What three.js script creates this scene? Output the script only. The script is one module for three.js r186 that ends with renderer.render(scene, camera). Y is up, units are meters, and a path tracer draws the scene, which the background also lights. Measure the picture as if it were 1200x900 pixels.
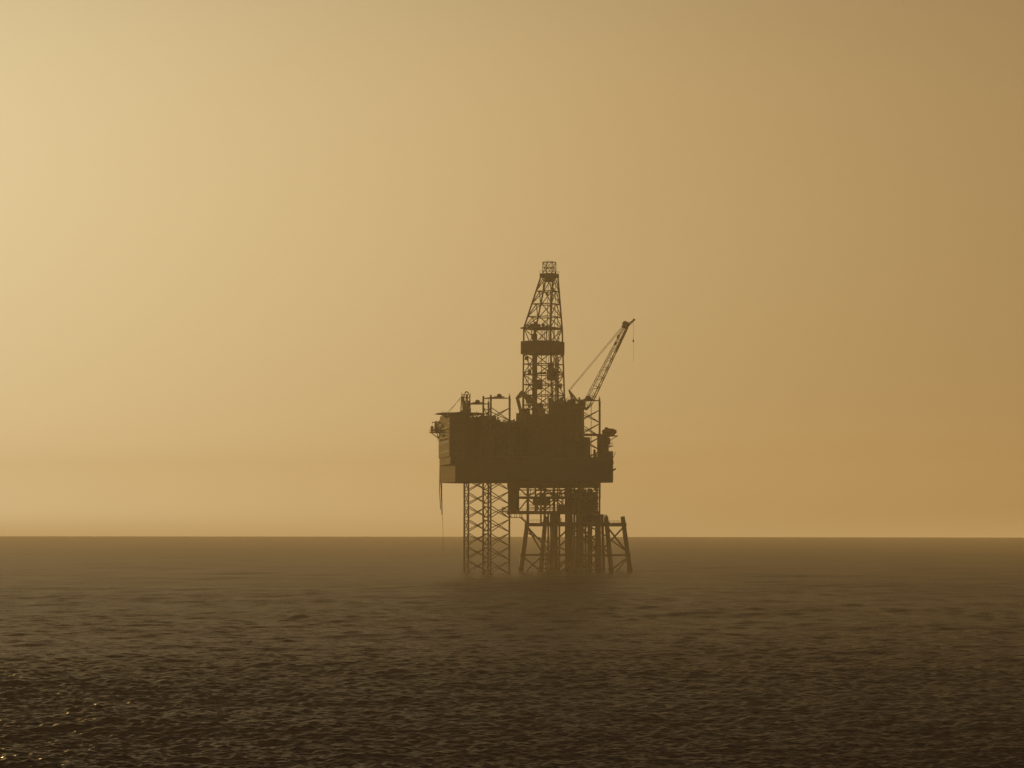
import * as THREE from 'three';
import { RoundedBoxGeometry } from 'three/addons/geometries/RoundedBoxGeometry.js';
import { mergeGeometries } from 'three/addons/utils/BufferGeometryUtils.js';

// ---------------------------------------------------------------- camera, sky, sun, exposure
const scene = new THREE.Scene();
const EYE = 18.9, DIST = 1200, FOCAL = 3529;              // metres above the sea, metres to the rig, lens in pixels of a 1200 x 900 frame
const camera = new THREE.PerspectiveCamera(2 * Math.atan(450 / FOCAL) * 180 / Math.PI, 4 / 3, 1, 20000);
camera.position.set(0, EYE, DIST);
camera.lookAt(0, EYE + (615.4 - 450) / FOCAL * DIST, 0);
camera.rotateZ(0.0013);
camera.updateMatrixWorld(true);
camera.updateProjectionMatrix();

const renderer = new THREE.WebGLRenderer({ antialias: true });
renderer.setSize(1024, 768);
renderer.toneMapping = THREE.LinearToneMapping;
renderer.toneMappingExposure = 1.0;
renderer.shadowMap.enabled = true;

const SUN_AZ = THREE.MathUtils.degToRad(-20), SUN_EL = THREE.MathUtils.degToRad(8);
const sunDir = new THREE.Vector3(Math.sin(SUN_AZ) * Math.cos(SUN_EL), Math.sin(SUN_EL), -Math.cos(SUN_AZ) * Math.cos(SUN_EL));
const sun = new THREE.DirectionalLight(new THREE.Color().setRGB(1, 0.58, 0.16), 5);
sun.position.copy(sunDir).multiplyScalar(600);
sun.castShadow = true;
sun.shadow.radius = 4;
sun.shadow.mapSize.set(2048, 2048);
Object.assign(sun.shadow.camera, { left: -120, right: 120, top: 120, bottom: -120, near: 10, far: 1400 });
scene.add(sun, sun.target);

{ // hazy evening sky: a broad warm glow round the low sun, a warm band along the horizon, a dim grey top
  const W = 1024, H = 512, data = new Float32Array(W * H * 4);
  for (let j = 0; j < H; j++) for (let i = 0; i < W; i++) {
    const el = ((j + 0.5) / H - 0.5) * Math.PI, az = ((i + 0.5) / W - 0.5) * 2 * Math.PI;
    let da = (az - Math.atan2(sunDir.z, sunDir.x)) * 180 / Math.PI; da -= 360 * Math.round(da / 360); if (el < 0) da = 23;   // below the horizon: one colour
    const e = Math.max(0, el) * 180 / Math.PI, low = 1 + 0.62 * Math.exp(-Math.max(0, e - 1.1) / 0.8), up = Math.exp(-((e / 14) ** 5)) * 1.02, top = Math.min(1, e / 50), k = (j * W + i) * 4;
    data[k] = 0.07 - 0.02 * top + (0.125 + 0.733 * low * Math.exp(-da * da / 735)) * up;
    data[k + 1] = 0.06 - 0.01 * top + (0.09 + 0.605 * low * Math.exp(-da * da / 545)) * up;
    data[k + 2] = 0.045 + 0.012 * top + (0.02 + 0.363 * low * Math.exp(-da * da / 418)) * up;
    data[k + 3] = 1;
  }
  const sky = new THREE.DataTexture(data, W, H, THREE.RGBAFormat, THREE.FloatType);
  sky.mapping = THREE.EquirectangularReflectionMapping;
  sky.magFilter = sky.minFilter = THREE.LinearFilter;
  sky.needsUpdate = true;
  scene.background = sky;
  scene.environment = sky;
}
scene.fog = new THREE.FogExp2(new THREE.Color().setRGB(1, 0.93, 0.8), 2.35e-4);

// ---------------------------------------------------------------- helpers
let seed = 7;
const rnd = () => { seed = (seed * 1664525 + 1013904223) >>> 0; return seed / 4294967296; };
const R = (a, b) => a + (b - a) * rnd();
const V = (x, y, z) => new THREE.Vector3(x, y, z);
const taken = new Map();
const numbered = (n) => { const k = taken.get(n) ?? 0; taken.set(n, k + 1); return k ? `${n}_${String(k).padStart(3, '0')}` : n; };
const lit = (m) => { m.castShadow = m.receiveShadow = true; return m; };

function noiseTexture(size, base, spread, spots, spotColor) {
  const N = 64, grid = Float32Array.from({ length: N * N }, () => rnd()), d = new Uint8Array(size * size * 4);
  const at = (x, y) => grid[((y % N) + N) % N * N + ((x % N) + N) % N];
  const sm = (t) => t * t * (3 - 2 * t);
  const vn = (x, y) => { const i = Math.floor(x), j = Math.floor(y), u = sm(x - i), v = sm(y - j); return (at(i, j) * (1 - u) + at(i + 1, j) * u) * (1 - v) + (at(i, j + 1) * (1 - u) + at(i + 1, j + 1) * u) * v; };
  for (let y = 0; y < size; y++) for (let x = 0; x < size; x++) {
    const u = x / size, v = y / size;
    const n = 0.5 * vn(u * 8, v * 8) + 0.3 * vn(u * 32, v * 16) + 0.2 * vn(u * 64, v * 64);
    const s = THREE.MathUtils.smoothstep(0.6 * vn(u * 16 + 9, v * 8 + 3) + 0.4 * vn(u * 64, v * 32), 1 - spots, 1.08 - spots);
    for (let c = 0; c < 3; c++) d[(y * size + x) * 4 + c] = Math.max(0, Math.min(255, (base[c] + (n - 0.5) * spread) * (1 - s) + spotColor[c] * s));
    d[(y * size + x) * 4 + 3] = 255;
  }
  const t = new THREE.DataTexture(d, size, size);
  t.wrapS = t.wrapT = THREE.RepeatWrapping; t.magFilter = THREE.LinearFilter; t.colorSpace = THREE.SRGBColorSpace; t.needsUpdate = true;
  return t;
}
const weathered = noiseTexture(256, [228, 227, 225], 34, 0.27, [170, 140, 118]);
const M = {
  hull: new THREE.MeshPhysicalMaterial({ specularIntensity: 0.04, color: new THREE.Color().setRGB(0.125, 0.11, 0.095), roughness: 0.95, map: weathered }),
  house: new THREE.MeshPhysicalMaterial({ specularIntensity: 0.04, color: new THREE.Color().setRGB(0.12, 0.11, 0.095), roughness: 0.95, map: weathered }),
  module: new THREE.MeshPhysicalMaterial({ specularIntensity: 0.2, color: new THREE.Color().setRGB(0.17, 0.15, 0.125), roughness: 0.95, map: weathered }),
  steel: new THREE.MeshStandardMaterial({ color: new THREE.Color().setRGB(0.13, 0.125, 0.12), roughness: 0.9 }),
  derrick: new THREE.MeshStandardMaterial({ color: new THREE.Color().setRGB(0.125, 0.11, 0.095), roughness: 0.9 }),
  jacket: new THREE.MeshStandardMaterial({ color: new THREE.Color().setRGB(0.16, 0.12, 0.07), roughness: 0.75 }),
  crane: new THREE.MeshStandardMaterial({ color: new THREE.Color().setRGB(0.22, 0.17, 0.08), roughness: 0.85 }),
  rope: new THREE.MeshStandardMaterial({ color: new THREE.Color().setRGB(0.08, 0.075, 0.07), roughness: 0.9 }),
  boat: new THREE.MeshStandardMaterial({ color: new THREE.Color().setRGB(0.30, 0.11, 0.035), roughness: 0.9 }),
  glass: new THREE.MeshStandardMaterial({ color: new THREE.Color().setRGB(0.02, 0.024, 0.028), roughness: 0.12 }),
  rust: new THREE.MeshStandardMaterial({ color: new THREE.Color().setRGB(0.14, 0.075, 0.04), roughness: 0.85 }),
  keel: new THREE.MeshStandardMaterial({ color: new THREE.Color().setRGB(0.07, 0.035, 0.025), roughness: 0.95 }),  // dark tone standing in for shade on the hull's underside
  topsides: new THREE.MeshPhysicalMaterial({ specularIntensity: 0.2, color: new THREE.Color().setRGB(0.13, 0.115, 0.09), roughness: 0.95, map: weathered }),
  net: new THREE.MeshStandardMaterial({ color: new THREE.Color().setRGB(0.12, 0.12, 0.11), roughness: 0.9 }),
};

const TUBE = new THREE.CylinderGeometry(1, 1, 1, 8, 1), CONE = new THREE.CylinderGeometry(0.85, 1, 1, 12, 1), CUBE = new THREE.BoxGeometry(1, 1, 1);
const Y = V(0, 1, 0);
function place(mesh, a, b, rx, rz) {
  const d = b.clone().sub(a), l = d.length();
  mesh.position.copy(a).addScaledVector(d, 0.5);
  mesh.quaternion.setFromUnitVectors(Y, d.normalize());
  mesh.scale.set(rx, l, rz);
  return mesh;
}
const add = (name, geo, mat, parent) => { const m = lit(new THREE.Mesh(geo, mat)); m.name = name; parent.add(m); return m; };
const tube = (name, a, b, r, mat, parent, geo = TUBE) => place(add(name, geo, mat, parent), a, b, r, r);
function tubeGeo(a, b, r, sides = 5) {
  const d = b.clone().sub(a), l = d.length(), g = new THREE.CylinderGeometry(r, r, l, sides, 1);
  g.applyQuaternion(new THREE.Quaternion().setFromUnitVectors(Y, d.normalize()));
  const c = a.clone().add(b).multiplyScalar(0.5); g.translate(c.x, c.y, c.z);
  return g;
}
const lattice = (name, list, r, mat, parent) => add(name, mergeGeometries(list.map(([a, b, rr]) => tubeGeo(a, b, rr ?? r))), mat, parent);
// a block with softened edges between two corners, with uv in metres
function block(name, [x0, y0, z0], [x1, y1, z1], mat, parent, round = 0.12) {
  const w = x1 - x0, h = y1 - y0, d = z1 - z0;
  const g = new RoundedBoxGeometry(w, h, d, 1, Math.min(round, w / 3, h / 3, d / 3));
  const p = g.attributes.position, n = g.attributes.normal, uv = g.attributes.uv;
  for (let i = 0; i < p.count; i++) {
    const ax = Math.abs(n.getX(i)), ay = Math.abs(n.getY(i)), az = Math.abs(n.getZ(i));
    uv.setXY(i, (ax > az ? p.getZ(i) : p.getX(i)) / 9, (ay > ax && ay > az ? p.getZ(i) : p.getY(i)) / 9);
  }
  const m = add(name, g, mat, parent);
  m.position.set((x0 + x1) / 2, (y0 + y1) / 2, (z0 + z1) / 2);
  return m;
}
// a solid of that outline (in plan: s across, f along the bow) between two heights
function prism(name, outline, y0, y1, mat, parent, bevel = 0.15, holes = []) {
  const sh = new THREE.Shape(outline.map(([s, f]) => new THREE.Vector2(s, -f)));
  for (const h of holes) sh.holes.push(new THREE.Path(h.map(([s, f]) => new THREE.Vector2(s, -f))));
  const g = new THREE.ExtrudeGeometry(sh, { depth: y1 - y0 - 2 * bevel, bevelEnabled: bevel > 0, bevelSize: bevel, bevelThickness: bevel, bevelOffset: -bevel, bevelSegments: 1 });
  g.rotateX(-Math.PI / 2); g.translate(0, y0 + bevel, 0);
  const uv = g.attributes.uv; for (let i = 0; i < uv.count; i++) uv.setXY(i, uv.getX(i) / 9, uv.getY(i) / 9);
  return add(name, g, mat, parent);
}
function railing(points, y, parent, mat = M.steel, h = 1.1) {
  const list = [];
  for (let i = 0; i + 1 < points.length; i++) {
    const a = V(points[i][0], y, points[i][1]), b = V(points[i + 1][0], y, points[i + 1][1]), n = Math.max(1, Math.round(a.distanceTo(b) / 1.6));
    for (const k of [0.55, 1]) list.push([a.clone().setY(y + h * k), b.clone().setY(y + h * k), 0.045]);
    for (let j = 0; j <= n; j++) { const p = a.clone().lerp(b, j / n); list.push([p, p.clone().setY(y + h), 0.045]); }
  }
  return lattice('railing', list, 0.05, mat, parent);
}

// both platforms stand turned by the same angle: local x = s (across), local z = f (towards the rig's bow)
const TURN = Math.atan2(0.41, 0.912);
function site(name, x, z, label, category, turn = -TURN) {
  const g = new THREE.Group(); g.name = numbered(name);
  g.position.set(x, 0, z); g.rotation.y = turn; g.userData = { label, category };
  scene.add(g); g.updateMatrixWorld(true);
  return g;
}
// where the line of sight through a pixel of the photograph meets the plane f = const of a site
function pick(g, px, py, f) {
  const inv = g.matrixWorld.clone().invert();
  const o = camera.position.clone().applyMatrix4(inv);
  const d = V(px / 600 - 1, 1 - py / 450, 0.5).unproject(camera).applyMatrix4(inv).sub(o);
  return o.addScaledVector(d, (f - o.z) / d.z);
}

// ---------------------------------------------------------------- sea
{
  const comps = [], wind = Math.PI * 0.56;
  const waves = (n, from, to, slope, spread) => {   // a share of the sea's spectrum: n waves of that steepness
    for (let i = 0; i < n; i++) {
      const L = from * (to / from) ** ((i + rnd()) / n), k = 2 * Math.PI / L, a = wind + (rnd() + rnd() + rnd() - 1.5) * spread;
      comps.push([k * Math.cos(a), k * Math.sin(a), slope / k, rnd() * 6.283, L]);
    }
  };
  waves(44, 0.7, 2.4, 0.058, 2.0); waves(18, 2.4, 12, 0.034, 1.5); waves(20, 12, 90, 0.01, 0.9);
  const gusts = Array.from({ length: 14 }, () => [R(-1, 1) * 0.05, R(-1, 1) * 0.035, rnd() * 6.283]);
  comps.sort((a, b) => b[4] - a[4]);
  const half = 0.2, th = [], dense = 560, coarse = 80;
  for (let i = 0; i <= dense; i++) th.push(-half + 2 * half * i / dense);
  for (let i = 1; i < coarse; i++) th.push(half + (2 * Math.PI - 2 * half) * i / coarse);
  const rs = [0.5]; let r = 0.5;
  while (r < 4900) { r += r < 165 ? 8 : Math.max(0.2, r * r / (EYE * FOCAL) * 0.2); rs.push(Math.min(r, 4900)); }
  const nt = th.length, nr = rs.length, pos = new Float32Array(nt * nr * 3), nor = new Float32Array(nt * nr * 3), uv = new Float32Array(nt * nr * 2);
  for (let j = 0; j < nr; j++) {
    const rr = rs[j], dr = j + 1 < nr ? rs[j + 1] - rr : rr - rs[j - 1];
    for (let i = 0; i < nt; i++) {
      const x = rr * Math.sin(th[i]), z = DIST - rr * Math.cos(th[i]), side = rr * (i < dense ? 2 * half / dense : (2 * Math.PI - 2 * half) / coarse), cell = Math.max(dr, side);
      let h = 0, hx = 0, hz = 0, gust = 0;
      if (cell < 5) for (const [a, b, ph] of gusts) gust += Math.sin(a * x + b * z + ph);
      gust = 1 + 0.07 * THREE.MathUtils.clamp(gust, -3.5, 3.5);   // wind roughens the sea in patches
      for (const [kx, kz, A, ph, L] of comps) {
        if (L < 2.4 * cell) break;
        const w = Math.min(1, (L / cell - 2.4) / 2) * (L < 12 ? gust : 1), t = kx * x + kz * z + ph, c = Math.cos(t) * A * w;
        const sn = Math.sin(t);
        h += A * w * (sn - 0.125 + 0.25 * sn * sn); hx += c * kx; hz += c * kz;
      }
      const k = j * nt + i, l = Math.hypot(hx, 1, hz);
      pos.set([x, h, z], k * 3); nor.set([-hx / l, 1 / l, -hz / l], k * 3); uv.set([x / 20, -z / 20], k * 2);
    }
  }
  const idx = new Uint32Array((nr - 1) * nt * 6); let q = 0;
  for (let j = 0; j + 1 < nr; j++) for (let i = 0; i < nt; i++) {
    const a = j * nt + i, b = j * nt + (i + 1) % nt, c = a + nt, d = b + nt;
    idx[q++] = a; idx[q++] = b; idx[q++] = c; idx[q++] = b; idx[q++] = d; idx[q++] = c;
  }
  const g = new THREE.BufferGeometry();
  g.setAttribute('position', new THREE.BufferAttribute(pos, 3)); g.setAttribute('normal', new THREE.BufferAttribute(nor, 3)); g.setAttribute('uv', new THREE.BufferAttribute(uv, 2));
  g.setIndex(new THREE.BufferAttribute(idx, 1));

  // ripples: slopes of short waves that repeat every 20 m
  const N = 512, rip = [];
  for (let i = 0; i < 60; i++) {
    const L = 0.3 * 7 ** ((i + rnd()) / 60), a = wind + (rnd() + rnd() - 1) * 2.2, n = 20 / L;
    const u = Math.round(n * Math.cos(a)), v = Math.round(-n * Math.sin(a));
    rip.push([2 * Math.PI * u / N, 2 * Math.PI * v / N, rnd() * 6.283, 0.036, u / Math.hypot(u, v, 1e-6), v / Math.hypot(u, v, 1e-6)]);
  }
  const d = new Uint8Array(N * N * 4);
  for (let y = 0; y < N; y++) for (let x = 0; x < N; x++) {
    let su = 0, sv = 0;
    for (const [ku, kv, ph, s, du, dv] of rip) { const c = Math.cos(ku * x + kv * y + ph) * s; su += c * du; sv += c * dv; }
    const l = Math.hypot(su, sv, 1), k = (y * N + x) * 4;
    d[k] = (-su / l * 0.5 + 0.5) * 255; d[k + 1] = (-sv / l * 0.5 + 0.5) * 255; d[k + 2] = (1 / l * 0.5 + 0.5) * 255; d[k + 3] = 255;
  }
  const ripples = new THREE.DataTexture(d, N, N);
  ripples.wrapS = ripples.wrapT = THREE.RepeatWrapping; ripples.magFilter = THREE.LinearFilter; ripples.needsUpdate = true;
  const water = new THREE.MeshPhysicalMaterial({ color: new THREE.Color().setRGB(0.016, 0.014, 0.03), specularIntensity: 0.035, roughness: 0.28, ior: 1.333, normalMap: ripples, normalScale: new THREE.Vector2(1, 1) });
  const sea = lit(new THREE.Mesh(g, water)); sea.name = 'sea';
  sea.userData = { label: 'dark rippled open sea reaching to the hazy horizon', category: 'sea', kind: 'structure' };
  scene.add(sea);
}

// ---------------------------------------------------------------- fixed wellhead platform behind the rig
const wp = site('wellhead_platform', 25.9, -27, 'fixed steel wellhead platform on battered tubular jacket legs, standing beside the jack-up rig', 'oil platform');
{
  const TOP = 20, MID = 6.8, LOW = -5, S = [-17.4, -5.8, 5.8, 17.4], F = [9, -9];
  const legAt = (i, j, y) => { const t = (TOP - y) / 20; return V(S[i] + [-2.5, -0.8, 0.8, 2.5][i] * t, y, F[j] + [1, -1][j] * t); };
  for (let j = 0; j < 2; j++) for (let i = 0; i < 4; i++) {
    tube('jacket_leg', legAt(i, j, LOW), legAt(i, j, TOP), 1.05, M.jacket, wp, CONE);
    if (i === 3 || (i === 0 && j === 1) || (i === 1 && j === 0)) tube('pile_top', legAt(i, j, TOP - 0.5), legAt(i, j, 22.5), 0.98, M.jacket, wp, CONE);
    for (const y of [1.2, MID]) tube('leg_collar', legAt(i, j, y - 0.5), legAt(i, j, y + 0.5), 1.2, M.rust, wp);
  }
  const br = (a, b, r = 0.36) => tube('jacket_brace', a, b, r, M.jacket, wp);
  for (let j = 0; j < 2; j++) for (let i = 0; i < 3; i++) {
    br(legAt(i, j, MID), legAt(i + 1, j, MID), 0.4);
    br(legAt(i, j, 19), legAt(i + 1, j, 19), 0.4);
    const up = (i + j) % 2;
    br(legAt(up ? i : i + 1, j, MID + 0.6), legAt(up ? i + 1 : i, j, 18.4));
    br(legAt(up ? i + 1 : i, j, MID - 0.6), legAt(up ? i : i + 1, j, -3));
  }
  for (let i = 0; i < 4; i++) {
    br(legAt(i, 0, MID), legAt(i, 1, MID)); br(legAt(i, 0, 19), legAt(i, 1, 19));
    if (i !== 1) br(legAt(i, 0, 18.4), legAt(i, 1, MID + 0.8));
    br(legAt(i, 1, MID - 0.6), legAt(i, 0, -2));
  }
  br(legAt(2, 1, 17), legAt(3, 1, MID + 1.2), 0.3); br(legAt(0, 0, 16), legAt(1, 1, MID + 1), 0.3);
  // cellar beams on top of the jacket
  for (const j of [0, 1]) block('deck_beam', [-18.4, TOP - 1.6, F[j] - 0.6], [18.6, TOP - 0.2, F[j] + 0.6], M.jacket, wp);
  for (const s of S) block('deck_beam', [s - 0.5, TOP - 1.5, -8.3], [s + 0.5, TOP - 0.3, 8.3], M.jacket, wp);
  block('cellar_deck', [-12, TOP - 0.18, -8.2], [12, TOP + 0.22, 8.2], M.jacket, wp);
  block('walkway', [13.2, TOP - 0.18, -8.6], [17.2, TOP - 0.02, -6.9], M.net, wp, 0.03);
  railing([[-18, 9.4], [-7, 9.4]], TOP, wp); railing([[11, 9.4], [18, 9.4]], TOP - 0.2, wp); railing([[8, -9.5], [18, -9.5]], TOP - 0.2, wp);
  // topsides: posts and three decks
  const decks = [[23.4, 24.7], [29.6, 30.6], [34.1, 36.6]], s0 = -26, s1 = 6.7;
  decks.forEach(([a, b], k) => prism(['lower_deck', 'middle_deck', 'upper_deck'][k], k === 1 ? [[-22, -9.5], [s1 - 0.5, -9.5], [s1 - 0.5, 9.5], [-22, 9.5]] : [[s0, -10], [s1, -10], [s1, 10], [s0, 10]], a, b, M.topsides, wp, 0.1));
  const posts = [-17.4, -11.6, -5.8, 0, 5.8];
  for (const f of [8.6, -8.6]) posts.forEach((s, k) => tube('deck_post', V(s, TOP - 0.4, f), V(s, 34.2, f), k % 2 ? 0.34 : 0.55, M.jacket, wp));
  for (const f of [8.6, -8.6]) {
    tube('deck_post', V(-21.6, 24, f), V(-21.6, 34.2, f), 0.36, M.jacket, wp);
    const ss = [-21.6, ...posts];
    for (let k = 0; k + 1 < ss.length; k++) {
      const up = (k + (f > 0)) % 2;
      tube('truss_brace', V(ss[k], up ? 24.7 : 29.6, f), V(ss[k + 1], up ? 29.6 : 24.7, f), 0.27, M.jacket, wp);
      tube('truss_brace', V(ss[k], up ? 34.1 : 30.6, f), V(ss[k + 1], up ? 30.6 : 34.1, f), 0.27, M.jacket, wp);
      tube('truss_chord', V(ss[k], 33.2, f), V(ss[k + 1], 33.2, f), 0.2, M.jacket, wp);
    }
    railing([[s0 + 0.2, f * 1.14], [s1 - 0.2, f * 1.14]], 24.7, wp); railing([[-21.8, f * 1.09], [s1 - 0.7, f * 1.09]], 30.6, wp);
  }
  block('stair_tower', [-25.8, 24.72, 7.6], [-22.2, 34.08, 9.8], M.topsides, wp);
  block('equipment_skid', [-15.5, 26.9, 2], [-10.2, 29.58, 8], M.topsides, wp);
  block('equipment_skid', [-9.6, 24.72, -7], [-6.8, 27.2, -3], M.topsides, wp);
  block('manifold_module', [-1.5, 24.72, -8], [5.6, 29.58, 2], M.topsides, wp);
  block('manifold_module', [2.2, 30.62, -8.4], [6.0, 32.6, 6], M.topsides, wp);
  block('tank', [-4.8, 30.62, -6], [-1.8, 32.2, 1], M.topsides, wp, 0.6);
  for (let k = 0; k < 9; k++) { const s = R(-9, 5), f = R(-7, 7), y = k % 2 ? 24.7 : 30.6; tube('riser_pipe', V(s, y, f), V(s, y + (k % 2 ? 4.9 : 3.5), f), R(0.12, 0.25), M.rust, wp); }
  for (const [y, f] of [[26.2, 8.2], [27.1, 8.0], [31.6, 8.2], [32.1, -8.1]]) tube('header_pipe', V(-18, y, f), V(5.5, y, f), 0.16, M.rust, wp);
  for (let k = 0; k < 16; k++) { const s = R(-20, 6.2), f = R(-8, 8), y = k % 2 ? 24.7 : 30.6, h = k % 2 ? 4.9 : 3.4; if (k % 4 === 0) block('valve_skid', [s, y, f], [s + R(0.8, 2), y + R(0.8, 1.8), f + R(0.8, 2)], M.topsides, wp); else tube('process_pipe', V(s, y, f), V(s + R(-1.5, 1.5), y + h, f), R(0.12, 0.24), M.rust, wp); }
  for (let k = 0; k < 6; k++) tube('riser_pipe', V(1.5 + k * 0.9, -5, 6.4 - k * 0.7), V(1.2 + k * 0.8, 30, 6.4 - k * 0.7), 0.26, M.rust, wp);
  block('manifold_module', [1.6, 20.3, -6], [9.4, 23.3, 3], M.topsides, wp);
  // conductors down into the sea
  for (let k = 0; k < 12; k++) { const s = -2.4 + (k % 6) * 1.25, f = k < 6 ? 1.6 : -1.4; tube('conductor', V(s, LOW, f), V(s, 33.5, f), 0.44, M.rust, wp); }
  for (let k = 0; k < 6; k++) { const s = -11.2 + (k % 3) * 1.9, f = k < 3 ? 2 : -0.6; tube('conductor', V(s, LOW, f), V(s, 23.4, f), 0.42, M.rust, wp); }
  for (let k = 0; k < 3; k++) tube('caisson', V(8.4 + k * 1.7, LOW, -2), V(8.4 + k * 1.7, 23.3, -2 + k), 0.6, M.rust, wp);
  for (const [px, f] of [[689.8, 1], [692.6, -1], [666, 2], [663.5, -2]]) { const q = pick(wp, px, 630, f); tube('caisson', V(q.x, LOW, f), V(q.x, 33.8, f), 0.55, M.rust, wp); }
  // boat landing at the foot of the jacket
  for (const y of [1.2, 3.1, 5.0, 6.6]) tube('boat_landing_rail', V(-12.6, y, 4.5), V(-5.2, y, 4.5), 0.3, M.rust, wp);
  for (let k = 0; k < 6; k++) tube('boat_landing_post', V(-12.6 + k * 1.48, -3, 4.5), V(-12.6 + k * 1.48, 8.2, 4.5), 0.3, M.rust, wp);
  // little platform, stairs and gallery off the low deck's corner
  block('gallery', [-28.6, 24.2, 6.2], [-25.9, 24.6, 9.8], M.net, wp, 0.04);
  railing([[-28.5, 6.3], [-28.5, 9.7], [-26, 9.7]], 24.6, wp, M.steel, 1.6);
  lattice('gallery_brace', [[V(-28.4, 24.2, 9.6), V(-26.0, 22.4, 9.6)], [V(-28.4, 24.2, 6.4), V(-26.0, 22.4, 6.4)], [V(-28.4, 26.2, 9.6), V(-26.1, 24.8, 9.6)], [V(-28.4, 24.5, 9.7), V(-26.1, 26.6, 9.7)]], 0.14, M.steel, wp);
  block('hanging_platform', [-25.6, 21.9, 7.2], [-20.4, 22.2, 9.6], M.net, wp, 0.04);
  lattice('platform_hanger', [-25.4, -22.9, -20.6].flatMap((s) => [[V(s, 22, 9.4), V(s, 23.5, 9.4)], [V(s, 22, 7.4), V(s, 23.5, 7.4)]]), 0.12, M.steel, wp);
  lattice('stair', [[V(-20.5, 22.1, 9.5), V(-16.6, 18.9, 9.5), 0.2], [V(-20.5, 22.1, 8.4), V(-16.6, 18.9, 8.4), 0.2], [V(-20.5, 23.1, 9.5), V(-16.6, 19.9, 9.5), 0.07], ...Array.from({ length: 12 }, (_, k) => [V(-20.5 + k * 0.33, 22.1 - k * 0.27, 8.4), V(-20.5 + k * 0.33, 22.1 - k * 0.27, 9.5), 0.06])], 0.1, M.steel, wp);
  lattice('vent_stub', [[V(-3.4, 20.2, 8.9), V(-3.4, 22.8, 8.9), 0.18], [V(-2.6, 20.2, 8.9), V(-2.6, 21.8, 8.9), 0.18], [V(7.8, 20.2, -8.2), V(7.8, 23.0, -8.2), 0.2], [V(7.8, 23, -8.2), V(10.4, 23, -8.2), 0.2], [V(10.4, 23, -8.2), V(10.4, 20, -8.2), 0.2]], 0.1, M.rust, wp);
}

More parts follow.
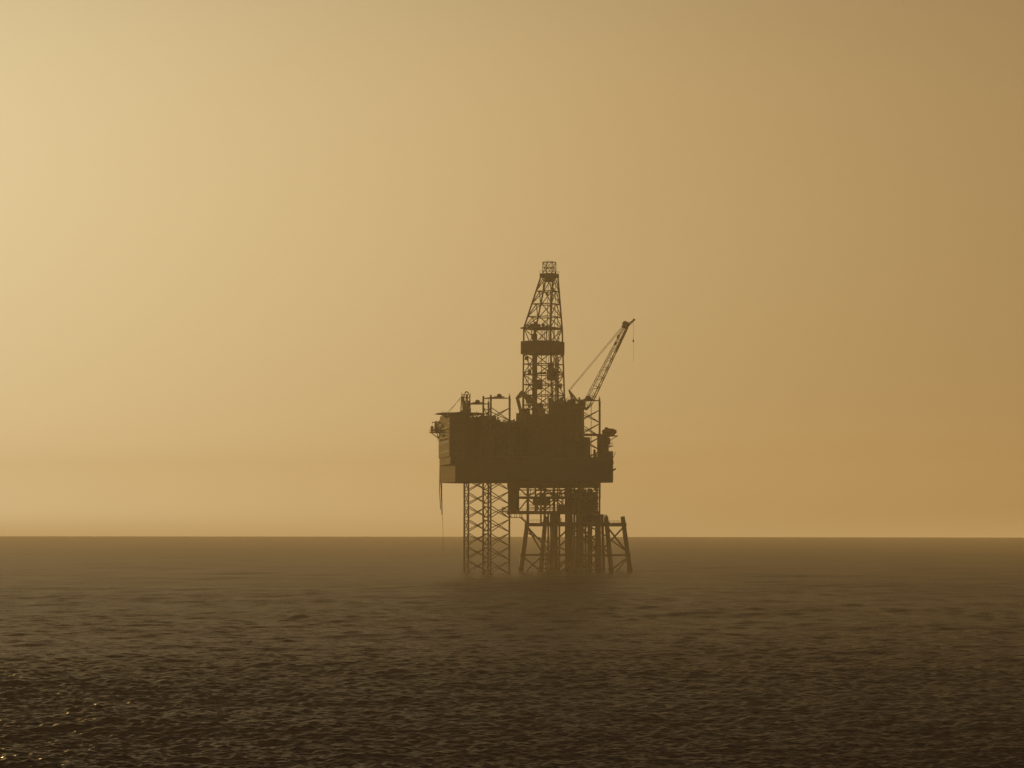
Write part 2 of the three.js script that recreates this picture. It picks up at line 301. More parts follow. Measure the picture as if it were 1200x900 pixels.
// ---------------------------------------------------------------- the jack-up rig
const rig = site('drilling_rig', 6, -10, 'jack-up drilling rig raised above the sea on three lattice legs, with derrick and cranes', 'oil rig');
const DECK = 45.7, KEEL = 36;
const LEGS = [['A', 555.3, -20, -10, 6.0], ['B', 579.6, 22, -16.6, 6.1], ['C', 684.8, 0, -10, 6.2]].map(([k, px, z, phi, rad]) => {
  const x = (px - 600) * (DIST - z) / FOCAL, p = V(x, 0, z).applyMatrix4(rig.matrixWorld.clone().invert());
  return { p, phi: THREE.MathUtils.degToRad(phi), rad };
});
{
  // hull with a well for each leg
  const outline = [[-33, -9], [-35, -6], [-35, 8], [-11, 44], [11, 44], [35, 8], [35, -6], [33, -9]];
  const well = ({ p }) => Array.from({ length: 12 }, (_, i) => [p.x + 6.9 * Math.cos(i * Math.PI / 6), p.z + 6.9 * Math.sin(i * Math.PI / 6)]);
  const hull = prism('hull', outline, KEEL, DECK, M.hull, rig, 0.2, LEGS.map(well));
  prism('hull_bottom_shade', outline.map(([s, f]) => [s * 0.996, (f - 12) * 0.996 + 12]), KEEL - 0.12, KEEL + 0.1, M.keel, hull, 0.04, LEGS.map(well));  // thin dark plate added so the underside reads as shaded
  prism('fender_strake', outline.map(([s, f]) => [s * 1.006, (f - 12) * 1.006 + 12]), DECK - 1.5, DECK - 1.1, M.hull, hull, 0.05, [outline.map(([s, f]) => [s * 0.99, (f - 12) * 0.99 + 12])]);
  railing([[-35, 8], [-35, -6], [-33, -9], [33, -9], [35, -6], [35, 8], [11, 44], [-11, 44], [-35, 8]].map(([s, f]) => [s * 0.995, f]), DECK, rig);

  // legs: three chords, cross braces on every face
  const BAY = 5.45, TOPY = 69.6, LOWY = -6;
  LEGS.forEach(({ p, phi, rad }, n) => {
    const leg = new THREE.Group(); leg.name = 'leg'; leg.position.set(p.x, 0, p.z); rig.add(leg);
    // phi is measured in the picture's axes; turn it into the rig's own
    const c = [0, 1, 2].map((k) => { const a = phi + k * 2 * Math.PI / 3 - TURN; return V(Math.cos(a) * rad, 0, Math.sin(a) * rad); });
    const top = TOPY - (n === 0 ? 0.6 : 0);
    c.forEach((q) => {
      tube('chord', q.clone().setY(LOWY), q.clone().setY(top), 0.38, M.steel, leg);
      const rack = [];   // toothed rack plates along the chord
      for (let y = 30; y < top - 1; y += 0.9) rack.push([q.clone().multiplyScalar(1.06).setY(y), q.clone().multiplyScalar(1.06).setY(y + 0.5), 0.2]);
      lattice('chord_rack', rack, 0.2, M.steel, leg);
    });
    for (let y = LOWY + 0.2, k = 0; y + BAY < top + 0.2; y += BAY, k++) for (let i = 0; i < 3; i++) {
      const a = c[i], b = c[(i + 1) % 3];
      tube('cross_brace', a.clone().setY(y + 0.25), b.clone().setY(y + BAY - 0.25), 0.17, M.steel, leg);
      tube('cross_brace', b.clone().setY(y + 0.25), a.clone().setY(y + BAY - 0.25), 0.17, M.steel, leg);
    }
    for (let i = 0; i < 3; i++) tube('top_girt', c[i].clone().setY(top - 1.0), c[(i + 1) % 3].clone().setY(top - 1.0), 0.2, M.steel, leg);
    // service platform with a domed winch housing on top
    const m = c[0].clone().lerp(c[1], 0.55), y = top - 0.8;
    block('top_platform', [m.x - 1.7, y, m.z - 1.2], [m.x + 1.7, y + 0.35, m.z + 1.2], M.steel, leg, 0.05);
    const dome = add('winch_dome', new THREE.SphereGeometry(n === 2 ? 1.3 : 1.05, 14, 8, 0, 6.284, 0, 1.571), M.module, leg); dome.position.set(m.x, y + 0.34, m.z);
    tube('warning_light_mast', V(c[0].x, top, c[0].z), V(c[0].x, top + 0.9, c[0].z), 0.12, M.steel, leg);
    // jacking cases round the chords where the leg passes the deck
    c.forEach((q) => { const j = block('jack_case', [q.x * 1.22 - 1.15, DECK, q.z * 1.22 - 1.15], [q.x * 1.22 + 1.15, DECK + (n === 2 ? 9.4 : 10.6), q.z * 1.22 + 1.15], M.module, leg, 0.15); j.castShadow = true; });
    for (let i = 0; i < 3; i++) tube('jack_frame', c[i].clone().multiplyScalar(1.22).setY(DECK + 9.2), c[(i + 1) % 3].clone().multiplyScalar(1.22).setY(DECK + 9.2), 0.42, M.module, leg);
  });
  tube('ladder_conduit', V(LEGS[2].p.x + 3.4, DECK, LEGS[2].p.z + 1), V(LEGS[2].p.x + 3.4, 68.4, LEGS[2].p.z + 1), 0.12, M.steel, rig);

  // accommodation along the port bow, with windows in rows
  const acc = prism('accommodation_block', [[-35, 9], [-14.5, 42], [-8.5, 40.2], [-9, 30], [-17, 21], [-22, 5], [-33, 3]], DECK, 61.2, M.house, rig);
  const a0 = V(-35, 0, 9), a1 = V(-14.5, 0, 42), dirA = a1.clone().sub(a0).normalize(), outA = V(dirA.z, 0, -dirA.x).multiplyScalar(-1);
  for (let row = 0; row < 4; row++) for (let k = 0; k < 11; k++) {
    const q = a0.clone().addScaledVector(dirA, 2.5 + k * 3.3).addScaledVector(outA, 0.02).setY(DECK + 2.2 + row * 3.7);
    const w = add('window', CUBE, M.glass, acc); w.position.copy(q); w.rotation.y = Math.atan2(-dirA.z, dirA.x); w.scale.set(0.9, 0.8, 0.12);
  }
  const b0 = V(-14.5, 0, 42), b1 = V(-8.5, 0, 40.2), dirB = b1.clone().sub(b0).normalize();
  for (let row = 0; row < 4; row++) for (let k = 0; k < 2; k++) { const w = add('window', CUBE, M.glass, acc); w.position.copy(b0).addScaledVector(dirB, 1.8 + k * 2.4).setY(DECK + 2.2 + row * 3.7); w.rotation.y = Math.atan2(-dirB.z, dirB.x); w.scale.set(0.9, 0.8, 0.12); }
  for (const y of [53.2, 57.0]) lattice('gallery', [[a0.clone().addScaledVector(outA, 0.7).setY(y), a1.clone().addScaledVector(outA, 0.7).setY(y), 0.16]], 0.1, M.steel, acc);
  prism('overhang_bracket', [[-34.4, 9.4], [-14.2, 41.6], [-12.8, 40.6], [-33.2, 8.6]], 42.8, DECK, M.house, rig, 0.1);
  prism('pilot_house', [[-33, 12], [-18, 36], [-12, 32], [-20, 20], [-26, 8]], 61.2, 62.6, M.house, rig);

  // helideck on struts
  const hc = pick(rig, 539.5, 483, 20), HR = 9.6;
  const oct = Array.from({ length: 8 }, (_, i) => [hc.x + HR * Math.cos((i + 0.5) * Math.PI / 4), hc.z + HR * Math.sin((i + 0.5) * Math.PI / 4)]);
  const heli = prism('helideck', oct, 63.0, 63.5, M.module, rig, 0.05);
  prism('safety_net', oct.map(([s, f]) => [hc.x + (s - hc.x) * 1.1, hc.z + (f - hc.z) * 1.1]), 62.95, 63.05, M.net, heli, 0, [oct.map(([s, f]) => [hc.x + (s - hc.x) * 1.005, hc.z + (f - hc.z) * 1.005])]);
  for (let i = 0; i < 8; i++) tube('strut', V(hc.x + (oct[i][0] - hc.x) * 0.82, 63, hc.z + (oct[i][1] - hc.z) * 0.82), V(hc.x + (oct[i][0] - hc.x) * 0.45, 61, hc.z + (oct[i][1] - hc.z) * 0.45), 0.18, M.steel, heli);
  for (let i = 0; i < 4; i++) tube('floodlight_post', V(oct[i * 2][0], 63.4, oct[i * 2][1]), V(oct[i * 2][0], 64.3, oct[i * 2][1]), 0.07, M.steel, heli);

  // deck houses and drilling modules
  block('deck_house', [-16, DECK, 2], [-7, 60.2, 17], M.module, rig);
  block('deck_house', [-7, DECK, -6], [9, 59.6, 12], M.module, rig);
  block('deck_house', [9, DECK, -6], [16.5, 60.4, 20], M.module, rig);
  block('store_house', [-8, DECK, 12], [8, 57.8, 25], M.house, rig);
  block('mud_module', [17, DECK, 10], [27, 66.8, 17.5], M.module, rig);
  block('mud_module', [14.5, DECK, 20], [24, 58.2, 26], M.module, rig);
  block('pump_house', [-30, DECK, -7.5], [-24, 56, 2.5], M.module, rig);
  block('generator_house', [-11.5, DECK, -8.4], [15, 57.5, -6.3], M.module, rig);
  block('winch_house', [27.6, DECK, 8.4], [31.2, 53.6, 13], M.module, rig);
  block('davit_tower', [31.2, DECK, -4.4], [33.8, 54.2, 1.6], M.module, rig);
  block('davit_platform', [31.0, 54.2, -4.8], [37.6, 54.6, 2.8], M.module, rig, 0.05);
  block('davit_platform', [33.6, 50.2, -2.8], [36.4, 50.5, 1.6], M.module, rig, 0.05);
  block('life_raft_rack', [33.4, 51, -3.4], [34.9, 53.6, 0.6], M.house, rig);
  railing([[33.7, 1.5], [36.3, 1.5], [36.3, -2.7]], 50.5, rig, M.steel, 1.4);
  lattice('davit_brace', [[V(33.9, 49.6, -2), V(36.2, 50.3, -2)], [V(33.9, 49.6, 1), V(36.2, 50.3, 1)], [V(33.8, 52.2, 2), V(37.4, 54.3, 2)], [V(33.8, 52.2, -4), V(37.4, 54.3, -4)]], 0.15, M.steel, rig);
  // cantilever and drill floor
  for (const s of [-12.5, 3.2]) block('cantilever_beam', [s, 45.9, -35], [s + 1.8, 53, 1.5], M.module, rig, 0.1);
  block('cantilever_deck', [-12.6, 53.02, -35], [5.1, 53.6, -9], M.module, rig, 0.05);
  block('drill_floor', [-12.5, 61.8, -34], [4.8, 64.2, -18], M.module, rig);
  for (const s of [-11.6, 3.9]) for (const f of [-33, -26, -19]) tube('substructure_post', V(s, 53.5, f), V(s, 61.9, f), 0.6, M.derrick, rig);
  for (const f of [-33, -26, -19]) { tube('substructure_brace', V(-11.6, 53.8, f), V(3.9, 61.6, f), 0.3, M.derrick, rig); tube('substructure_brace', V(3.9, 53.8, f), V(-11.6, 61.6, f), 0.3, M.derrick, rig); }
  block('doghouse', [-11.8, 64.2, -21.8], [-8.2, 66.6, -18.4], M.house, rig);
  block('driller_cabin', [-5, 64.2, -20.4], [-1.6, 68.6, -18.3], M.house, rig);
  block('shale_house', [4.9, 57, -33], [10.5, 64.6, -20], M.module, rig);
  block('wireline_unit', [-21.5, 60.6, 4.2], [-17.4, 62.4, 6.8], M.house, rig);

  // pipe deck clutter along the roofs
  const roofs = [[-16, 2, -7, 17, 60.2, 18], [-7, -6, 9, 12, 59.6, 26], [9, -6, 16.5, 20, 60.4, 20], [17, 10, 27, 17.5, 66.8, 24], [-33, 5, -23, 9, 61.2, 9], [-12, -34, 4, -28, 64.2, 10]];
  for (const [s0, f0, s1, f1, y, n] of roofs) for (let k = 0; k < n; k++) {
    const s = R(s0 + 0.8, s1 - 0.8), f = R(f0 + 0.8, f1 - 0.8), t = k % 4;
    if (t === 0) { const v = new THREE.Group(); v.name = 'vent'; v.position.set(s, y, f); rig.add(v); const h = R(1, 2.2); tube('vent_pipe', V(0, 0, 0), V(0, h, 0), 0.28, M.steel, v); const c = add('vent_cowl', new THREE.SphereGeometry(0.5, 10, 6), M.steel, v); c.position.set(0.15, h, 0); c.scale.y = 0.7; }
    else if (t === 1) block('deck_box', [s - R(0.5, 1), y, f - R(0.5, 1.2)], [s + R(0.5, 1), y + R(0.6, 1.5), f + R(0.5, 1.2)], M.module, rig);
    else if (t === 2) tube('mast', V(s, y, f), V(s, y + R(1.6, 3.2), f), 0.1, M.steel, rig);
    else { const h = R(0.8, 1.7); tube('exhaust', V(s, y, f), V(s + 0.3, y + h, f), 0.3, M.steel, rig); }
  }
  for (const [s0, f0, s1, f1, y] of roofs) railing([[s0, f1], [s1, f1], [s1, f0]], y, rig);
  for (let k = 0; k < 5; k++) tube('flare_pipe', V(18.5 + k * 1.8, 66.8, 16.2), V(18.7 + k * 1.8, 66.8 + [1.8, 3.1, 2.4, 2.0, 1.2][k], 16.2), 0.22, M.steel, rig);

  block('mud_tank', [27.1, 52, 11], [28.4, 61.5, 16.5], M.module, rig, 0.3);
  block('mud_tank', [27.1, 57.5, 12.5], [29.2, 60.2, 15], M.module, rig, 0.3);
  for (let k = 0; k < 6; k++) tube('bulk_hose', V(27.2 + (k % 3) * 0.5, 46 + k, 10.4 + k), V(27.3 + (k % 3) * 0.55, 64 - k * 1.4, 10.4 + k), 0.22, M.steel, rig);
  for (const y of [56, 60.5, 64]) { block('landing', [27, y, 10.4], [28.8 - (y - 56) * 0.1, y + 0.2, 17], M.net, rig, 0.03); railing([[28.7 - (y - 56) * 0.1, 10.5], [28.7 - (y - 56) * 0.1, 16.9]], y + 0.2, rig); }
  for (let k = 0; k < 9; k++) { const s = 17.5 + k * 1.05; block('roof_unit', [s, 66.8, 11 + (k % 3)], [s + R(0.5, 1.2), 66.8 + R(0.4, 1.5), 13 + (k % 3)], M.module, rig); }
  // cargo and machinery on the open deck beside the starboard leg
  for (let k = 0; k < 14; k++) { const s = R(17, 33), f = R(-8, -5.5) + (k % 2) * 13.5, h = R(1, 4.2); if (k % 3) block('deck_machinery', [s, DECK, f], [s + R(0.6, 1.8), DECK + h, f + R(0.6, 1.6)], M.module, rig); else tube('deck_pipe', V(s, DECK, f), V(s + R(-0.8, 0.8), DECK + h + 3, f), 0.22, M.steel, rig); }
  // anchor racked at the hull's corner and other gear on the starboard end
  const an = new THREE.Group(); an.name = 'anchor'; an.position.set(35.6, 40.2, -3.4); rig.add(an);
  tube('shank', V(0, 0.3, 0), V(-0.3, 4.6, 0), 0.2, M.rust, an);
  tube('fluke', V(0, 0.4, 0), V(0.5, 1.7, 1.2), 0.3, M.rust, an); tube('fluke', V(0, 0.4, 0), V(1.3, 1.2, -0.8), 0.34, M.rust, an);
  tube('crown_bar', V(-0.3, 0.3, -0.9), V(0.9, 0.5, 1.0), 0.32, M.rust, an);
  lattice('anchor_bolster', [[V(35, 44.6, -5), V(36.2, 43.4, -3.4), 0.16], [V(35, 44.6, -2), V(36.2, 43.4, -3.4), 0.16], [V(35, 41.2, -3.4), V(35.6, 40.8, -3.4), 0.3]], 0.15, M.steel, rig);
  block('fairlead_winch', [33.6, DECK, -5.6], [35.2, 48.4, -3.6], M.module, rig);
  tube('mooring_bollard', V(34.2, DECK, -2.5), V(34.2, DECK + 1.6, -2.5), 0.3, M.steel, rig); tube('mooring_bollard', V(34.2, DECK, -0.9), V(34.2, DECK + 1.6, -0.9), 0.3, M.steel, rig);
  tube('light_pole', V(35.4, DECK - 0.2, -4.6), V(36.6, 48, -4.6), 0.11, M.steel, rig);

  // derrick
  const dk = new THREE.Group(); dk.name = 'derrick'; rig.add(dk);
  const FD = -26, at = (px, py) => pick(rig, px, py, FD), key = [[487, 637.5, 18.9], [385, 636.4, 17.2], [325, 643.8, 7.75]];
  const ring = (py) => {
    const k = py > 385 ? 0 : 1, t = (key[k][0] - py) / (key[k][0] - key[k + 1][0]);
    const c = at(key[k][1] + (key[k + 1][1] - key[k][1]) * t, py), h = (key[k][2] + (key[k + 1][2] - key[k][2]) * t) * 0.3475;
    return [[-1, 1], [1, 1], [1, -1], [-1, -1]].map(([a, b]) => V(c.x + a * h, c.y, FD + b * h));
  };
  const rows = [487, 475, 463.5, 451, 439, 427, 414.5, 400.5, 385, 371.5, 356.5, 341.5, 325].map(ring);
  for (let i = 0; i < 4; i++) for (const [a, b] of [[0, 8], [8, 12]]) tube('corner_leg', rows[a][i], rows[b][i], 0.36, M.derrick, dk);
  rows.forEach((q, k) => {
    for (let i = 0; i < 4; i++) {
      const a = q[i], b = q[(i + 1) % 4];
      if (k) tube('girt', a, b, k === 8 ? 0.34 : 0.2, M.derrick, dk);
      if (k + 1 < rows.length) {
        const c = rows[k + 1][i], d = rows[k + 1][(i + 1) % 4];
        if (k % 2 === 0 || k > 7) { const m = c.clone().lerp(d, 0.5); tube('derrick_brace', a, m, 0.2, M.derrick, dk); tube('derrick_brace', b, m, 0.2, M.derrick, dk); }
        else { const m = a.clone().lerp(b, 0.5); tube('derrick_brace', m, c, 0.2, M.derrick, dk); tube('derrick_brace', m, d, 0.2, M.derrick, dk); }
      }
    }
  });
  { // wind wall box round the racking level
    const q0 = ring(415.5), q1 = ring(400.5), cx = (q0[0].x + q0[2].x) / 2 - 0.3, h = 7.1, r = 1.1;
    const round = (k) => { const o = []; for (let c = 0; c < 4; c++) for (let j = 0; j <= 3; j++) { const a = c * Math.PI / 2 + j * Math.PI / 6; o.push([cx + Math.sign([1, -1, -1, 1][c]) * (k - r) + r * Math.cos(a), FD + [1, 1, -1, -1][c] * (k - r) + r * Math.sin(a)]); } return o; };
    prism('wind_wall', round(h), q0[0].y, q1[0].y, M.module, dk, 0.1, [round(h - 0.25)]);
    for (let k = -6; k <= 6; k++) for (const z of [h + 0.02, -h - 0.02]) tube('wall_rib', V(cx + k * 0.95, q0[0].y + 0.2, FD + z), V(cx + k * 0.95, q1[0].y - 0.2, FD + z), 0.07, M.module, dk);
  }
  const yOf = (py) => at(637, py).y, sOf = (px, f = FD) => pick(rig, px, 430, f).x;
  { // monkey board at the break of the slope
    const q = rows[8], y = q[0].y;
    block('monkey_board', [q[0].x - 0.9, y - 0.35, FD - 5.4], [q[1].x + 0.2, y + 0.35, FD + 6.6], M.derrick, dk, 0.06);
    for (const [s, w, hh] of [[-4.6, 1, 0.9], [-3.2, 1.4, 1.5], [-1.8, 0.9, 2.3], [-0.6, 1.2, 1.3], [1.8, 0.7, 1.4], [3.4, 0.6, 0.7]]) block('racking_arm', [sOf(637) + s - w / 2, y + 0.3, FD + 3.4], [sOf(637) + s + w / 2, y + 0.3 + hh, FD + 5.2], M.derrick, dk, 0.08);
    tube('board_outrigger', V(q[0].x - 1.5, y, FD + 5.8), V(q[0].x, y, FD + 5.8), 0.3, M.derrick, dk);
  }
  { // crown
    const q = rows[12], y = q[0].y, cx = (q[0].x + q[1].x) / 2, h = 3.05;
    block('crown_platform', [cx - h, y - 0.2, FD - h], [cx + h, y + 1.5, FD + h], M.derrick, dk, 0.1);
    block('crown_block', [cx - 1.9, y - 1.9, FD - 1.2], [cx + 1.9, y - 0.2, FD + 1.2], M.derrick, dk, 0.3);
    const t = 2.05, y1 = y + 1.5, y2 = yOf(307.5), list = [];
    for (const [a, b] of [[-1, -1], [-1, 1], [1, -1], [1, 1]]) list.push([V(cx + a * t, y1, FD + b * t), V(cx + a * t, y2, FD + b * t), 0.17]);
    for (const yy of [(y1 + y2) / 2, y2]) for (const b of [-1, 1]) { list.push([V(cx - t, yy, FD + b * t), V(cx + t, yy, FD + b * t), 0.14]); list.push([V(cx + b * t, yy, FD - t), V(cx + b * t, yy, FD + t), 0.14]); }
    for (const b of [-1, 1]) { list.push([V(cx - t, y1, FD + b * t), V(cx + t, y2, FD + b * t), 0.12], [V(cx + t, y1, FD + b * t), V(cx - t, y2, FD + b * t), 0.12]); list.push([V(cx + b * t, y1, FD - t), V(cx + b * t, y2, FD + t), 0.12], [V(cx + b * t, y1, FD + t), V(cx + b * t, y2, FD - t), 0.12]); }
    lattice('crown_frame', list, 0.14, M.derrick, dk);
    lattice('aerial', [[V(cx - 2, y2, FD), V(cx - 2.9, y2, FD), 0.1], [V(cx - 0.9, y2, FD), V(cx - 1.1, y2 + 0.9, FD), 0.09], [V(cx + 2.6, y + 1.4, FD), V(cx + 2.6, y + 2.6, FD), 0.1]], 0.1, M.derrick, dk);
    railing([[cx - h, FD + h], [cx + h, FD + h], [cx + h, FD - h]], y + 1.5, dk, M.derrick);
  }
  for (let k = 0; k < 10; k++) tube('racked_pipe', V(sOf(627.4 + (k % 5) * 1.05), 64.2, FD + 2.2 + Math.floor(k / 5) * 0.6), V(sOf(627.4 + (k % 5) * 1.05), yOf(391.5), FD + 2.2 + Math.floor(k / 5) * 0.6), 0.19, M.rust, dk);
  for (const px of [638.5, 641.5, 647.3]) tube('guide_rail', V(sOf(px), 64.2, FD), V(sOf(px + 4), yOf(328), FD), 0.12, M.derrick, dk);
  for (const px of [648.6, 650, 651.4]) tube('racked_pipe', V(sOf(px), 64.2, FD - 2.4), V(sOf(px - 1), yOf(400), FD - 2.4), 0.22, M.rust, dk);
  block('top_drive', [sOf(630), yOf(456.5), FD + 0.6], [sOf(637), yOf(445), FD + 3.4], M.derrick, dk, 0.3);
  block('stabbing_board', [sOf(641.5), yOf(446), FD - 2.6], [sOf(651), yOf(433), FD + 0.8], M.derrick, dk, 0.3);
  block('travelling_block', [sOf(642.5), yOf(433), FD - 1.2], [sOf(648), yOf(426), FD + 0.8], M.derrick, dk, 0.4);
  tube('catwalk_girder', V(sOf(632), yOf(438), FD + 2), V(sOf(642), yOf(437), FD + 2), 0.4, M.derrick, dk);
  lattice('standpipe', [[V(sOf(623.5), 64.2, FD + 6), V(sOf(623.5), yOf(446), FD + 6), 0.13]], 0.12, M.derrick, dk);
  for (let k = 0; k < 7; k++) tube('hang_off_line', V(sOf(634 + k * 2.1), yOf(386), FD + (k % 2 ? 1.5 : -2)), V(sOf(633 + k * 2.2), yOf(400), FD + (k % 2 ? 1.5 : -2)), 0.13, M.derrick, dk);

  for (const [px, a, b, f, r] of [[619, 487, 418, 5, 0.13], [634.5, 487, 402, -4, 0.15], [644.5, 487, 330, 3, 0.12], [654.5, 487, 418, -5, 0.16], [652.8, 470, 340, -2, 0.13], [626, 402, 386, 3, 0.3], [623, 398, 386, 5, 0.22], [655, 402, 387, -3, 0.18]]) tube('derrick_pipe', V(sOf(px, FD + f), yOf(a), FD + f), V(sOf(px + (b < 380 ? 1 : 0), FD + f), yOf(b), FD + f), r, M.derrick, dk);
  for (const [px, py, w, h2, f] of [[617, 420, 3, 4, 4], [621, 436, 2.4, 5, 5], [655, 436, 3, 3, -4], [657, 452, 2, 6, -5], [645, 470, 4, 7, 1], [653, 473, 5, 8, -3], [619, 470, 3, 5, 4], [648, 340, 3, 4, 0], [641, 345, 2, 3, 1]]) block('derrick_fitting', [sOf(px - w / 2, FD + f), yOf(py + h2 / 2), FD + f - 0.6], [sOf(px + w / 2, FD + f), yOf(py - h2 / 2), FD + f + 0.6], M.derrick, dk, 0.15);
  // knuckle-boom pipe handler in front of the derrick
  const kb = new THREE.Group(); kb.name = 'pipe_handling_crane'; rig.add(kb);
  const K = (px, py) => pick(rig, px, py, -17);
  block('pipe_handler_base', [K(611, 486).x - 1.5, 53.6, -18], [K(611, 486).x + 1.5, 64.6, -15], M.crane, kb);
  tube('column', K(611.5, 487), K(606.4, 467), 0.75, M.crane, kb);
  lattice('knuckle', [[K(606, 467), K(611, 460.2), 0.75], [K(607.6, 466.6), K(612.6, 464.2), 0.28], [K(606, 467), K(604.8, 466), 0.4]], 0.4, M.crane, kb);
  tube('outer_arm', K(610.4, 459.8), K(626, 471), 1.05, M.crane, kb);
  tube('outer_arm_end', K(625, 470), K(633.5, 481), 1.0, M.crane, kb);
  tube('lift_cylinder', K(614.2, 486), K(614, 462), 0.16, M.crane, kb); tube('lift_cylinder', K(616.2, 487), K(623.5, 471), 0.26, M.crane, kb); tube('lift_cylinder', K(628, 486), K(623.5, 470), 0.24, M.crane, kb);
  lattice('arm_rib', [[K(616.5, 467), K(618.5, 473), 0.35], [K(618.5, 473), K(624, 471), 0.3]], 0.3, M.crane, kb);
  block('gripper', [K(630, 484).x, K(630, 488).y, -17.8], [K(638.3, 484).x, K(630, 478.5).y, -16.2], M.crane, kb, 0.3);

  // main crane by the starboard leg, boom raised
  function crane(f, foot, tip, w0, w1, ped, gantry, deckY) {
    const g = new THREE.Group(); g.name = 'crane'; rig.add(g);
    const Q = (px, py) => pick(rig, px, py, f), a = Q(...foot), b = Q(...tip), p = Q(...ped), t = Q(...gantry);
    tube('pedestal', V(p.x, deckY, f), V(p.x, p.y - 0.6, f), 1.35, M.crane, g, CONE);
    block('slew_platform', [p.x - 2.6, p.y - 0.6, f - 2], [p.x + 2.4, p.y + 0.2, f + 2], M.crane, g);
    const cab = block('cab', [p.x + 0.2, p.y + 0.2, f + 0.6], [p.x + 2.2, p.y + 2.5, f + 2.2], M.crane, g);
    block('cab_window', [-0.8, -0.2, 0.72], [0.8, 0.9, 0.86], M.glass, cab, 0.03);
    block('winch', [p.x - 2.4, p.y + 0.2, f - 1.4], [p.x - 0.4, p.y + 1.8, f + 1.2], M.crane, g, 0.3);
    for (const z of [-1.1, 1.1]) { tube('gantry_post', V(p.x - 2.2, p.y + 0.2, f + z), V(t.x, t.y, f + z * 0.3), 0.24, M.crane, g); tube('gantry_post', V(p.x + 0.6, p.y + 0.2, f + z), V(t.x, t.y, f + z * 0.3), 0.2, M.crane, g); }
    const d = b.clone().sub(a), L = d.length(); d.normalize();
    const n = V(-d.y, d.x, 0), side = V(0, 0, 1);
    const c = (t, i) => { const w = t < 0.08 ? w0 * (0.35 + 0.65 * t / 0.08) : w0 + (w1 - w0) * (t - 0.08) / 0.92; return a.clone().addScaledVector(d, L * t).addScaledVector(n, (i & 1 ? 0.5 : -0.5) * w).addScaledVector(side, (i & 2 ? 0.5 : -0.5) * (w * 0.6 + 0.5)); };
    const N = 18;
    for (let i = 0; i < 4; i++) { tube('boom_chord', c(0, i), c(0.08, i), i & 1 ? 0.1 : 0.19, M.crane, g); tube('boom_chord', c(0.08, i), c(1, i), i & 1 ? 0.1 : 0.19, M.crane, g); }
    const list = [];
    for (let k = 0; k < N; k++) for (const [i, j] of [[0, 1], [2, 3], [0, 2], [1, 3]]) { const u = k / N, v = (k + 1) / N; list.push(k % 2 ? [c(u, i), c(v, j)] : [c(u, j), c(v, i)]); if (k % 2) list.push([c(u, i), c(u, j)]); }
    lattice('boom_lacing', list, 0.075, M.crane, g);
    return { g, Q, a, b, t, c, d, n };
  }
  const main = crane(9, [685, 480], [734, 381.5], 2.9, 1.35, [681, 478], [667, 457.5], DECK);
  {
    const { g, Q, c } = main;
    const head = block('boom_head', [-1.1, -1.5, -0.9], [1.1, 1.3, 0.9], M.crane, g, 0.25); head.position.copy(Q(733.2, 381)); head.rotation.z = -0.45;
    tube('boom_head_sheave', Q(731.5, 379).add(V(0, 0, -0.5)), Q(731.5, 379).add(V(0, 0, 0.5)), 0.65, M.crane, g);
    tube('jib', Q(734.5, 380.5), Q(743.6, 374.4), 0.24, M.crane, g); tube('jib', Q(735.5, 383), Q(743.6, 375), 0.2, M.crane, g); tube('jib_sheave', Q(743, 374.6).add(V(0, 0, -0.3)), Q(743, 374.6).add(V(0, 0, 0.3)), 0.42, M.crane, g);
    lattice('tip_walkway', [[c(0.7, 0), c(0.98, 0), 0.32], [c(0.74, 2), c(0.94, 2), 0.3], [c(0.76, 1), c(0.79, 1), 0.45], [c(0.84, 3), c(0.88, 3), 0.4]], 0.3, M.crane, g);
    for (const z of [-0.5, 0.5]) for (const o of [0, 1.6]) tube('pendant_line', Q(730.5 - o, 383).add(V(0, 0, z)), Q(667.5 - o * 0.6, 457.5).add(V(0, 0, z)), 0.05, M.rope, g);
    tube('hoist_line', Q(742.2, 375), Q(742.2, 399), 0.05, M.rope, g);
    tube('hook_block', Q(742.2, 398), Q(742.2, 401), 0.3, M.rope, g); tube('tag_line', Q(742.3, 401), Q(742.4, 424), 0.035, M.rope, g);
  }
  const fwd = crane(4, [545, 483.5], [529, 485.5], 0.9, 0.7, [547, 486], [541.5, 464], DECK);
  {
    const { g, Q } = fwd;
    for (const [px, z] of [[544.3, 0.8], [549.2, 0.8], [545, -0.8], [550, -0.8]]) tube('mast_post', Q(px, 486).add(V(0, 0, z)), Q(px + (px < 547 ? 0.5 : -0.5), 462).add(V(0, 0, z)), 0.26, M.crane, g);
    const arch = add('mast_arch', new THREE.TorusGeometry(0.78, 0.24, 8, 14, Math.PI), M.crane, g); arch.position.copy(Q(546.9, 461.6)); arch.scale.y = 1.1;
    lattice('mast_rung', [[Q(541.2, 462.4), Q(551.3, 462.4), 0.13], [Q(541.3, 460), Q(541.3, 470), 0.12], [Q(551, 460.5), Q(551, 464), 0.09], ...[466, 470, 473, 476, 479, 482].map((y) => [Q(544.3, y), Q(549.6, y), 0.2]), [Q(544, 480), Q(550, 472)], [Q(550, 480), Q(544, 472)]], 0.16, M.crane, g);
    for (const o of [0, 1.5, 3]) tube('pendant_line', Q(541 - o * 0.3, 464 + o), Q(527 - o, 483), 0.05, M.rope, g);
  }
}

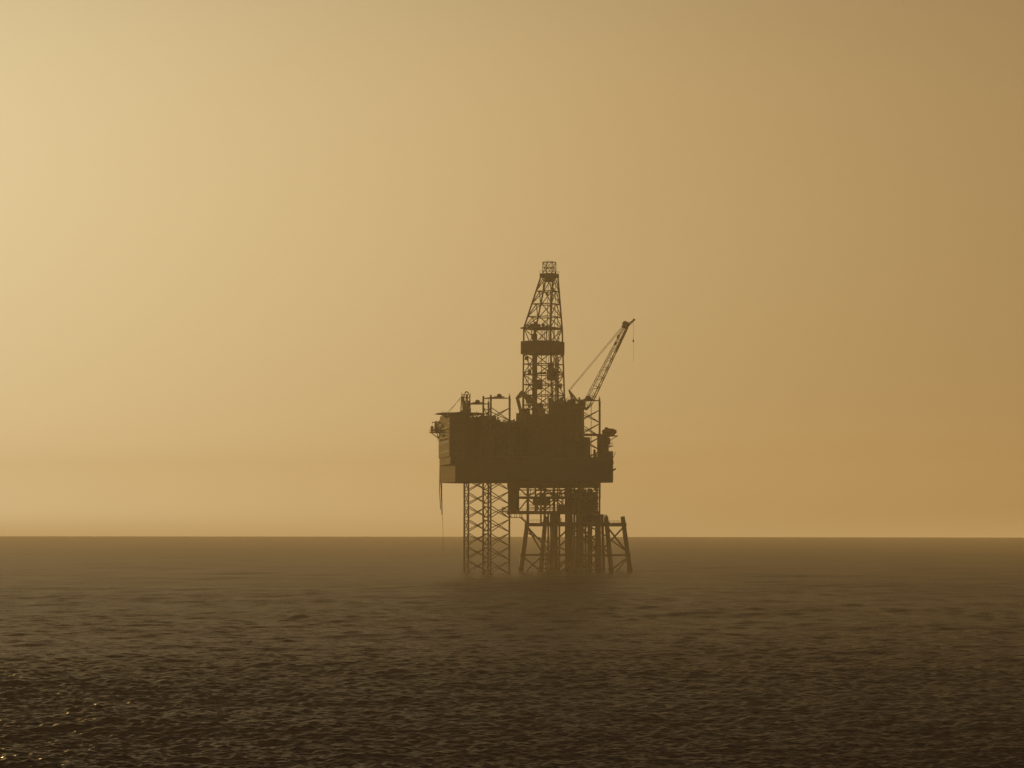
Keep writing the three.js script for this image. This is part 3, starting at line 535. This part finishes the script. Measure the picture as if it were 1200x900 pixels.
// ---------------------------------------------------------------- things carried by the rig
function toWorld(v) { return v.clone().applyMatrix4(rig.matrixWorld); }
function lifeboat(s, y, f, turn, label) {
  const p = toWorld(V(s, y, f)), g = new THREE.Group(); g.name = numbered('lifeboat'); g.position.copy(p); g.rotation.y = -TURN + turn; g.userData = { label, category: 'lifeboat', group: 'lifeboats on the rig' }; scene.add(g);
  // hull and canopy as cross sections along the keel (z)
  const sec = [], NZ = 14, NA = 16;
  for (let j = 0; j <= NZ; j++) {
    const t = j / NZ * 2 - 1, w = 1.35 * Math.max(0.05, 1 - Math.abs(t) ** 3.2), top = 2.75 - 0.75 * Math.abs(t) ** 2.5, keel = 0.05 + 0.8 * Math.abs(t) ** 3;
    const ringp = [];
    for (let k = 0; k < NA; k++) { const a = k / NA * 2 * Math.PI, ca = Math.cos(a), sa = Math.sin(a), mid = 1.15; ringp.push([Math.sign(ca) * Math.abs(ca) ** 0.6 * w * (sa > 0.3 ? 0.82 : 1), sa > 0 ? mid + (top - mid) * Math.abs(sa) ** 0.7 : mid - (mid - keel) * Math.abs(sa) ** 0.8, t * 3.1]); }
    sec.push(ringp);
  }
  const pos = [], idx = [];
  sec.forEach((r) => r.forEach((q) => pos.push(...q)));
  for (let j = 0; j < NZ; j++) for (let k = 0; k < NA; k++) { const a = j * NA + k, b = j * NA + (k + 1) % NA; idx.push(a, b, a + NA, b, b + NA, a + NA); }
  for (const [j, flip] of [[0, 1], [NZ, 0]]) for (let k = 1; k + 1 < NA; k++) idx.push(j * NA, j * NA + k + (flip ? 1 : 0), j * NA + k + (flip ? 0 : 1));
  const geo = new THREE.BufferGeometry(); geo.setAttribute('position', new THREE.Float32BufferAttribute(pos, 3)); geo.setIndex(idx); geo.computeVertexNormals();
  add('boat_body', geo, M.boat, g);
  block('steering_cupola', [-0.55, 2.55, -1.9], [0.55, 3.2, -0.7], M.boat, g, 0.2);
  block('cupola_window', [-0.4, 2.75, -0.72], [0.4, 3.05, -0.66], M.glass, g, 0.02);
  block('keel', [-0.12, 0, -2.2], [0.12, 0.3, 2.2], M.boat, g, 0.03);
  tube('rubbing_strake', V(1.36, 1.15, -2), V(1.36, 1.15, 2), 0.09, M.rope, g); tube('rubbing_strake', V(-1.36, 1.15, -2), V(-1.36, 1.15, 2), 0.09, M.rope, g);
  return g;
}
lifeboat(35.4, 54.6, -1.0, Math.PI / 2, 'enclosed orange lifeboat on davit platform beside the leg with the raised crane');
lifeboat(-34.35, 56.28, 12.4, Math.atan2(20.5, 33), 'enclosed orange lifeboat below the helideck, on the side of the accommodation').scale.setScalar(0.86);
{ // cradle and davits that carry the bow lifeboat
  const c = V(-34.35, 56.3, 12.4);
  block('lifeboat_cradle', [-35.7, 55.9, 9.2], [-31.6, 56.28, 16.4], M.module, rig, 0.05);
  for (const z of [-2.4, 0, 2.6]) lattice('davit', [[V(c.x + 2.4, 56.2, c.z + z), V(c.x + 1.9, 60.2, c.z + z)], [V(c.x + 1.9, 60.2, c.z + z), V(c.x - 0.6, 60.6 - Math.abs(z) * 0.2, c.z + z)], [V(c.x + 2.4, 58, c.z + z), V(c.x + 0.6, 60.4, c.z + z), 0.1], [V(c.x - 0.6, 60.6, c.z + z), V(c.x - 0.6, 59.2, c.z + z), 0.07]], 0.2, M.steel, rig);
  railing([[-35.6, 9.4], [-35.6, 16.3]], 56.28, rig);
  for (const [a, b, h] of [[-35.4, 15.4, 2.4], [-34.6, 9.3, 3.2], [-33.4, 16.0, 3.6]]) block('life_raft_canister', [a, 56.28, b - 0.5], [a + 1.1, 56.28 + h, b + 0.5], M.module, rig, 0.3);
  tube('cradle_strut', V(-35.5, 56, 9.8), V(-34.4, 53.4, 9.9), 0.2, M.steel, rig); tube('cradle_strut', V(-35.5, 56, 15), V(-31.2, 53, 15), 0.2, M.steel, rig);
}
{ // hoses slung from the hull's corner, and a rope hanging down to near the water
  const w = (px, py) => pick(rig, px, py, 8.6);
  const hose = (pts, r) => new THREE.TubeGeometry(new THREE.CatmullRomCurve3(pts), 24, r, 6);
  const top = w(515.4, 539), g = new THREE.Group(); g.name = 'hanging_hose'; g.position.copy(toWorld(V(top.x, top.y, 8.6))); g.rotation.y = -TURN;
  g.userData = { label: 'bundle of dark hoses hanging in loops below the hull under the helideck', category: 'hose' }; scene.add(g);
  const rel = (px, py, z = 0) => w(px, py).sub(top).add(V(0, 0, z));
  for (const [a, b, c, e, z] of [[515.6, 515.2, 516.4, 597, 0], [516.4, 517.8, 518.2, 603, 0.3], [516.0, 516.6, 517, 588, -0.3], [517.2, 518.2, 517.6, 580, 0.5]]) add('hose', hose([rel(a, 540, z), rel(a - 0.2, 555, z), rel(b, 575, z), rel(c, e, z)], 0.17), M.rope, g);
  const r = new THREE.Group(); r.name = 'hanging_rope'; r.position.copy(g.position); r.rotation.y = -TURN;
  r.userData = { label: 'single thin rope hanging from the hoses almost to the water', category: 'rope' }; scene.add(r);
  add('rope_strand', hose([rel(517.8, 560), rel(518.4, 600), rel(519.2, 625), rel(519.4, 645)], 0.06), M.rope, r);
  add('rope_end_weight', new THREE.SphereGeometry(0.16, 8, 6), M.rope, r).position.copy(rel(519.4, 645));
}
// freight containers on the roofs
[[-15, 9, 60.2, 0, 'grey freight container on the deck roof between the two close-set legs'], [3.5, 3, 59.6, 1.57, 'grey freight container on the deck roof below the derrick']].forEach(([s, f, y, turn, label]) => {
  const g = new THREE.Group(); g.name = numbered('freight_container'); g.position.copy(toWorld(V(s + 2, y, f))); g.rotation.y = -TURN + turn; g.userData = { label, category: 'container', group: 'containers on the rig' }; scene.add(g);
  block('container_body', [-3, 0.12, -1.2], [3, 2.55, 1.2], M.module, g, 0.05);
  for (let k = 0; k < 10; k++) for (const z of [1.22, -1.22]) block('side_rib', [-2.8 + k * 0.6, 0.25, z - 0.04], [-2.6 + k * 0.6, 2.4, z + 0.04], M.module, g, 0.01);
  for (const z of [-0.6, 0.6]) block('door', [2.99, 0.25, z - 0.55], [3.06, 2.4, z + 0.55], M.module, g, 0.01);
  for (const x of [-2.9, 2.9]) for (const z of [-1.1, 1.1]) block('corner_foot', [x - 0.1, 0, z - 0.1], [x + 0.1, 0.16, z + 0.1], M.steel, g, 0.02);
});

renderer.render(scene, camera);
